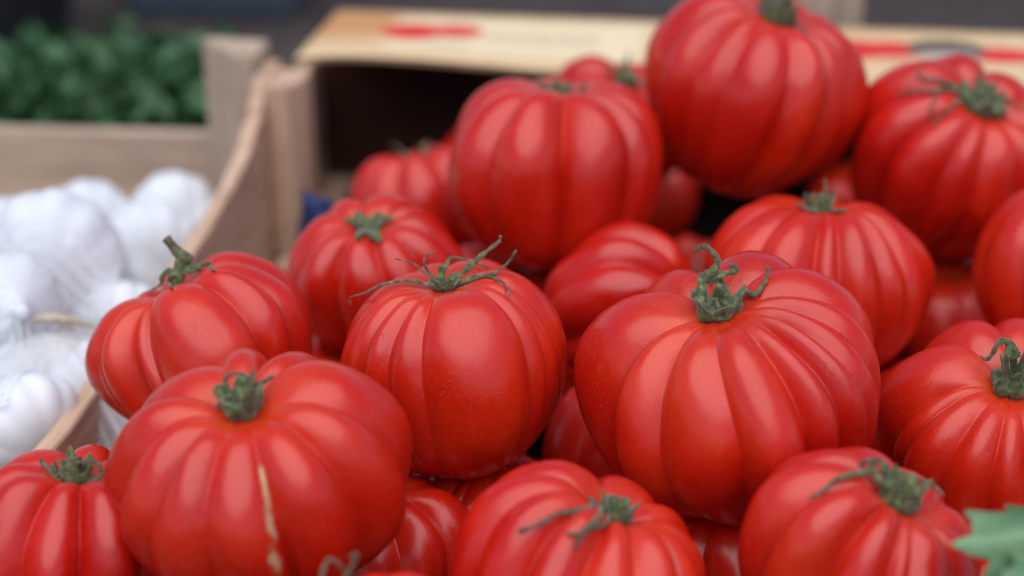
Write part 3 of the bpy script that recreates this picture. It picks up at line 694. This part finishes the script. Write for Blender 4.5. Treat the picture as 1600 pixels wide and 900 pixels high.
# lower layer that carries the heap
FILL = [(0.098, 0.872, 0.818, 0.027), (-0.109, 0.682, 0.831, 0.0417), (0.351, 0.898, 0.831, 0.0426), (0.255, 0.468, 0.83, 0.0416), (0.259, 0.556, 0.833, 0.0441), (0.312, 0.722, 0.831, 0.0424), (0.23, 0.795, 0.83, 0.0414), (0.345, 0.805, 0.834, 0.0456), (-0.146, 0.586, 0.829, 0.0403), (0.266, 0.93, 0.833, 0.0441), (-0.095, 0.765, 0.828, 0.038), (-0.005, 0.989, 0.832, 0.044), (-0.005, 0.79, 0.834, 0.0453), (0.306, 0.627, 0.831, 0.0423), (0.073, 0.96, 0.829, 0.0404), (0.139, 0.77, 0.832, 0.043), (0.197, 0.666, 0.833, 0.0443), (0.157, 0.457, 0.832, 0.043), (-0.106, 0.481, 0.829, 0.0401), (-0.026, 0.475, 0.829, 0.0402), (0.119, 0.64, 0.831, 0.0418), (0.29, 0.861, 0.823, 0.0327), (0.03, 0.534, 0.824, 0.0335), (0.083, 0.488, 0.823, 0.0322), (0.084, 0.713, 0.825, 0.0356), (0.135, 0.852, 0.822, 0.0321), (0.026, 0.892, 0.824, 0.0344), (-0.041, 0.727, 0.823, 0.0326), (0.319, 0.505, 0.825, 0.035), (0.17, 0.537, 0.824, 0.0339), (0.07, 0.804, 0.824, 0.0337), (0.168, 0.6, 0.818, 0.0263), (-0.057, 0.834, 0.818, 0.0264), (0.037, 0.591, 0.819, 0.0275), (-0.073, 0.608, 0.817, 0.0261), (0.338, 0.565, 0.818, 0.0262), (0.221, 0.867, 0.818, 0.0274), (0.242, 0.72, 0.818, 0.0271), (0.215, 0.977, 0.821, 0.0301), (-0.026, 0.926, 0.817, 0.0261)]
protos = []
for k in range(3):
    V, f, pole, scar, zt = tomato_geo(1, .84, (9, 11, 12)[k], .15, .1, 300 + k, .2, (), (6, 34))
    me = mesh('body', V, f, True, {'pole': pole, 'scar': scar}); me.materials.append(TOM); protos.append(me)
rf = random.Random(9)
for i, (x, y, z, a) in enumerate(FILL):
    root = empty('tomato', (x, y, z - a * .84), (rf.uniform(-.12, .12), rf.uniform(-.12, .12), rf.uniform(0, 6.28)))
    tag(root, 'shaded red tomato deep in the lowest layer of the crate', 'tomato', 'tomatoes of the lowest layer')
    o = link('body', protos[i % 3], None, root); o.scale = (a, a, a)

# ------------------------------------------------------------------ blue paper in the crate corner
def crumple(name, w, h, nx, ny, seed, amp):
    from mathutils import noise
    v, f = [], []
    for j in range(ny + 1):
        for i in range(nx + 1):
            x = w * (i / nx - .5); z = h * j / ny
            p = Vector((x * 40, z * 40, seed)); y = amp * (noise.noise(p) + .5 * noise.noise(p * 2.3)) + .012 * math.sin(x * 60)
            v.append((x + .003 * noise.noise(p * 3 + Vector((9, 0, 0))), y, z + (.008 * noise.noise(Vector((x * 60, 3, seed))) if j == ny else 0)))
    for j in range(ny):
        for i in range(nx):
            a = j * (nx + 1) + i; f.append((a, a + 1, a + nx + 2, a + nx + 1))
    n = len(v); v2 = v + [(p[0], p[1] + .0006, p[2]) for p in v]
    f2 = f + [tuple(q + n for q in r[::-1]) for r in f]
    return mesh(name, v2, f2, False)
bp = link('blue_paper', crumple('blue_paper', .066, .068, 14, 12, 2.0, .006), BLUE)
bp.location = (-.106, .862, .7975); bp.rotation_euler = (math.radians(-14), 0, math.radians(-62))
tag(bp, 'crumpled dark blue paper stuck in the left rear corner of the tomato crate', 'paper')

# ------------------------------------------------------------------ garlic
def garlic_geo(r, seed):
    rg = random.Random(seed); n = 60; v, f, neck = [], [], []
    cl = rg.randint(8, 11); p = [rg.uniform(0, 6.28) for _ in range(3)]
    prof = [(0, .05), (.22, .0), (.42, .03), (.72, .16), (.93, .40), (1.0, .64), (.96, .88), (.82, 1.10), (.60, 1.28), (.38, 1.40), (.22, 1.52), (.15, 1.68), (.12, 1.88), (.13, 2.02), (0, 2.03)]
    for i, (pr, pz) in enumerate(prof):
        for k in range(n):
            a = 2 * math.pi * k / n
            c = abs(math.sin(cl * a / 2 + p[0] + .2 * math.sin(2 * a)))
            fall = math.exp(-((pz - .62) / .55) ** 2)
            q = pr * (1 - .11 * fall * (1 - c ** .7) + .04 * math.cos(2 * a + p[1]) * fall)
            bx, by = .10 * math.sin(p[1]) * max(0, pz - 1.2), .10 * math.cos(p[1]) * max(0, pz - 1.2)
            v.append((r * (q * math.cos(a) + bx), r * (q * math.sin(a) + by), r * pz)); neck.append(max(0, min(1, (pz - 1.2) / .5)) + (.8 if pz < .04 else 0))
    for i in range(len(prof) - 1):
        for k in range(n):
            a, b = i * n + k, i * n + (k + 1) % n; f.append((a, b, b + n, a + n))
    me = mesh('bulb', v, f, True, {'neck': neck})
    bm = bmesh.new(); bm.from_mesh(me); bmesh.ops.remove_doubles(bm, verts=bm.verts[:], dist=1e-6); bm.to_mesh(me); bm.free()
    me.materials.append(GARLIC); return me
gm = [garlic_geo(1, 400 + k) for k in range(4)]
def garlic(p, r, rot, label, i):
    root = empty('garlic_bulb', p, rot); tag(root, label, 'garlic', 'garlic bulbs in the left crate')
    o = link('bulb', gm[i % 4], None, root); o.scale = (r, r, r)
    md = o.modifiers.new('round', 'SUBSURF'); md.levels = 1; md.render_levels = 1
    # roots
    v, f = [], []; rg = random.Random(i)
    for k in range(14):
        an = rg.uniform(0, 6.28); q = r * rg.uniform(.05, .2)
        ps = [Vector((q * math.cos(an), q * math.sin(an), r * .03)), Vector((q * 1.3 * math.cos(an), q * 1.3 * math.sin(an), -r * .06))]
        a, b, _ = tube_geo(ps, [r * .018, r * .012], ns=4); n = len(v); v += a; f += [tuple(x + n for x in t) for t in b]
    link('roots', mesh('roots', v, f), KNOT, root)
def gpos(x, y, d, r, rot):
    """bulb whose widest point is seen at pixel x, y"""
    c = at(x, y, d); m = Matrix.Rotation(0, 3, 'X')
    from mathutils import Euler
    return c - Euler(rot).to_matrix() @ Vector((0, 0, r * .64))
GB = [(88, 400, .86, 108, (-1.5, .2, 0), 'largest white garlic bulb in the middle of the garlic crate'), (8, 478, .80, 88, (1.3, .3, .5), 'white garlic bulb cut by the left edge, beside the tied net'),
      (238, 392, .955, 84, (-1.3, -.3, .4), 'white garlic bulb just behind the tall tomato stem'), (318, 362, 1.02, 56, (-1.4, .4, .2), 'rearmost right garlic bulb next to the tomato crate side'),
      (42, 665, .742, 92, (-1.0, -.8, .3), 'nearest white garlic bulb at the lower left edge'), (12, 376, 1.0, 72, (-1.3, .3, .2), 'pale garlic bulb at the left edge below the rear board'),
      (140, 376, 1.02, 58, (-1.4, -.3, .5), 'small garlic bulb against the rear board behind the largest bulb'), (190, 500, .86, 70, (-1.2, .5, .4), 'shaded garlic bulb between the tied net and the tomato crate side'),
      (150, 590, .79, 60, (-1.2, -.5, .2), 'garlic bulb under the net ends beside the crate edge')]
for i, (x, y, d, r, rot, lb) in enumerate(GB):
    rr = PXM(r, d); garlic(gpos(x, y, d, rr, rot), rr, rot, lb, i)
rg = random.Random(77)
for i, (x, y) in enumerate(((-.245, .94), (-.21, .86), (-.235, .74), (-.275, .84), (-.25, .66), (-.295, .75), (-.30, .92), (-.262, .585), (-.195, .945), (-.35, .90))):
    rr = rg.uniform(.024, .028); rot = (rg.uniform(-1.5, -1.2), rg.uniform(-.2, .2), rg.uniform(-.6, .6))
    garlic((x, y - rr * .6, TOPZ + FL + rr * .95), rr, rot, 'shaded garlic bulb at the bottom of the garlic crate', i + 10)
# net bag tied with straw, its ends fanning out
def net_bag():
    p0 = at(82, 512, .775); v, f, nu, nv = [], [], [], []
    n, m = 64, 14; rg = random.Random(5)
    ph = [rg.uniform(0, 6.28) for _ in range(5)]
    for j in range(m + 1):
        q = j / m; L = .004 + .075 * q
        for k in range(n + 1):
            a = math.pi * (-1.0 + 1.25 * k / n)                         # fan towards the viewer and down
            fold = (.10 * math.sin(a * 9 + ph[0]) + .06 * math.sin(a * 17 + ph[1])) * q
            dirv = Vector((math.cos(a), math.sin(a) * .75, -.42 + fold * 2.0 - .25 * q))
            v.append(p0 + dirv * L * (1 + .1 * math.sin(3 * a + ph[2]))); nu.append(k / n * 1.2); nv.append(q)
    for j in range(m):
        for k in range(n):
            a = j * (n + 1) + k; f.append((a, a + 1, a + n + 2, a + n + 1))
    return p0, v, f, nu, nv
def net_drape():
    bpy.context.view_layer.update()
    trees = []
    for o in list(COL.objects):
        if o.name.startswith('bulb') and o.parent:
            mw = o.parent.matrix_basis @ o.matrix_basis
            trees.append(BVHTree.FromPolygons([mw @ q.co for q in o.data.vertices], [q.vertices for q in o.data.polygons]))
    nx, ny = 44, 70; H = np.full((ny + 1, nx + 1), TOPZ + .030); X = np.zeros_like(H); Y = np.zeros_like(H)
    for j in range(ny + 1):
        y = .63 + .35 * j / ny; xr = -.165 - (.806 - y) * .1228 - .026
        for i in range(nx + 1):
            x = xr - .135 * (1 - i / nx); X[j, i] = x; Y[j, i] = y
            for t in trees:
                h = t.ray_cast(Vector((x, y, 1.1)), Vector((0, 0, -1)))
                if h[0] is not None: H[j, i] = max(H[j, i], h[0].z)
    base = H.copy()
    for _ in range(14):
        P = np.pad(H, 1, mode='edge'); avg = (P[:-2, 1:-1] + P[2:, 1:-1] + P[1:-1, :-2] + P[1:-1, 2:]) / 4
        H = np.maximum(avg - .0004, base)
    H += .0012 + .0010 * np.sin(X * 190 + 60 * Y) * np.sin(Y * 150)
    v = [(X[j, i], Y[j, i], H[j, i]) for j in range(ny + 1) for i in range(nx + 1)]
    f = [(j * (nx + 1) + i, j * (nx + 1) + i + 1, (j + 1) * (nx + 1) + i + 1, (j + 1) * (nx + 1) + i) for j in range(ny) for i in range(nx)]
    return v, f, [i / nx * .9 for j in range(ny + 1) for i in range(nx + 1)], [j / ny * 3 for j in range(ny + 1) for i in range(nx + 1)]
p0, v, f, nu, nv = net_bag()
nr = empty('net_bag', p0); tag(nr, 'gathered white net tied with straw between the garlic bulbs', 'net bag')
dv, df, du, dw = net_drape()
link('net_cover', mesh('net_cover', [Vector(q) - p0 for q in dv], df, True, {'nu': du, 'nv': dw}), NET, nr)
link('net', mesh('net', [q - p0 for q in v], f, True, {'nu': nu, 'nv': nv}), NET, nr)
ps = smooth_line([Vector((-.008, 0, .004)), Vector((0, -.002, .006)), Vector((.012, 0, .003)), Vector((.024, .004, -.004))], 10)
v, f, _ = tube_geo(ps, lerp_list([.0015, .003, .0018, .0006], len(ps)), .8)
link('tie', mesh('tie', v, f), KNOT, nr)

# ------------------------------------------------------------------ leaf at the lower right
def lobed_leaf(L, seed, lobes=5):
    rg = random.Random(seed); out = []
    # outline in polar form around the leaf base, jagged lobes
    N = 140
    for i in range(N + 1):
        t = i / N; a = (t - .5) * 2 * 2.35
        r = .34 + .66 * abs(math.cos(a * lobes / 4.7 * 1.0)) ** 1.6
        r *= (1 - .20 * abs(a) / 2.35) * (1 + .09 * math.sin(a * 15 + .6) + .03 * math.sin(a * 33 + 1))
        out.append((a, r * L))
    v, f, vn = [], [], []; rings = 8
    for j in range(rings + 1):
        q = j / rings
        for a, r in out:
            x, y = math.cos(a) * r * q, math.sin(a) * r * q
            vein = abs(math.sin(a * lobes / 4.7)); vn.append(max(math.exp(-vein * q / .05), .55 * math.exp(-abs(math.sin(a * 7 + 9 * q)) / .12) * q))
            z = .20 * L * math.sin(3 * a + seed) * q * q - .16 * L * q * q + .05 * L * vein * q + .03 * L * math.sin(9 * a + 5 * q)
            v.append((x, y, z))
    n = N + 1
    for j in range(rings):
        for i in range(N):
            A = j * n + i; f.append((A, A + 1, A + n + 1, A + n))
    M0 = len(v); v2 = v + [(p[0], p[1], p[2] - .0004) for p in v]
    f2 = f + [tuple(q + M0 for q in r[::-1]) for r in f]
    return mesh('leaf_blade', v2, f2, True, {'vein': vn + vn})
lf = empty('celery_leaf', at(1645, 878, .525)); tag(lf, 'pale green lobed leaf lying over the tomatoes at the lower right corner', 'leaf')
for (loc, rot, L, sd) in (((.006, 0, .010), (-.55, .15, math.radians(172)), .034, 1), ((.008, -.010, .004), (-.75, .1, math.radians(215)), .034, 2), ((-.002, -.018, -.008), (-.8, .3, math.radians(190)), .026, 3)):
    o = link('leaf_blade', lobed_leaf(L, sd), CELERY, lf); o.location = loc; o.rotation_euler = rot
ps = smooth_line([Vector((0, 0, .006)), Vector((.03, -.01, .0)), Vector((.07, -.02, -.01))], 8)
v, f, t_ = tube_geo(ps, [.0016] * len(ps)); link('stalk', mesh('stalk', v, f, True, {'tip': t_}), CELERY, lf)

# ------------------------------------------------------------------ herbs and tubs behind
def parsley(p, R, H, seed, label):
    root = empty('parsley_bunch', p); tag(root, label, 'herb', 'parsley bunches behind the garlic crate')
    rg = random.Random(seed); v, f = [], []
    sv, sf = [], []
    for k in range(60):
        a = rg.uniform(0, 6.28); q = math.sqrt(rg.random()) * R; top = Vector((q * math.cos(a), q * math.sin(a), H * rg.uniform(.5, 1.0) * (1 - .45 * (q / R) ** 2)))
        ps = smooth_line([Vector((top.x * .2, top.y * .2, 0)), Vector((top.x * .6, top.y * .6, top.z * .55)), top], 5)
        A, B, _ = tube_geo(ps, [.0012] * len(ps), ns=4); n = len(sv); sv += A; sf += [tuple(x + n for x in t) for t in B]
        for m in range(9):
            c = top + Vector((rg.gauss(0, .012), rg.gauss(0, .012), rg.gauss(0, .009)))
            c.z = max(c.z, .004)
            d = Vector((rg.uniform(-1, 1), rg.uniform(-1, 1), rg.uniform(.1, 1))).normalized(); s1 = d.orthogonal().normalized(); s2 = d.cross(s1)
            L = rg.uniform(.007, .024); n = len(v); v.append(c)
            for j in range(7):
                an = (j - 3) * .55; r = L * (1 if j % 2 else .55); v.append(c + (s1 * math.cos(an) + s2 * math.sin(an)) * r + d * rg.uniform(-.002, .003))
            f += [(n, n + j, n + j + 1) for j in range(1, 7)]
    link('leaves', mesh('leaves', v, f, False), PARSLEY, root)
    link('stems', mesh('stems', sv, sf), PARSLEY, root)
k = 0
for (x, y, R, H, lb) in ((-.45, 1.19, .10, .082, 'parsley bunch at the far left behind the garlic crate'), (-.315, 1.20, .09, .075, 'parsley bunch behind the middle of the garlic crate rear board'), (-.235, 1.17, .06, .070, 'pale parsley bunch beside the garlic crate corner post')):
    parsley((x, y, TOPZ), R, H, 500 + k, lb); k += 1
def tub(name, x, y, w, d, h, mat, label):
    r = empty(name, (x, y, TOPZ + .0006)); tag(r, label, 'tub')
    poly = []
    bm = bmesh.new(); bmesh.ops.create_cube(bm, size=1)
    for v in bm.verts:
        t = .92 if v.co.z < 0 else 1.0
        v.co = Vector((v.co.x * w * t, v.co.y * d * t, (v.co.z + .5) * h))
    top = max(bm.faces, key=lambda q: q.calc_center_median().z)
    q = bmesh.ops.inset_region(bm, faces=[top], thickness=.012)
    bmesh.ops.translate(bm, verts=top.verts[:], vec=(0, 0, -h * .8))
    bmesh.ops.bevel(bm, geom=bm.edges[:], offset=.004, segments=2, affect='EDGES')
    me = bpy.data.meshes.new('shell'); bm.to_mesh(me); bm.free(); link('shell', me, mat, r)
    for s in (-1, 1):
        box('handle', (s * w * .5 - .004, -.05, h * .78), (s * w * .5 + .008, .05, h * .86), mat, r)
tub('storage_tub', -.275, 1.60, .17, .16, .10, TUBM, 'blurred blue grey tub behind the parsley')
tub('storage_tub', -.52, 1.46, .24, .20, .09, TUBD, 'blurred black tub at the far upper left')
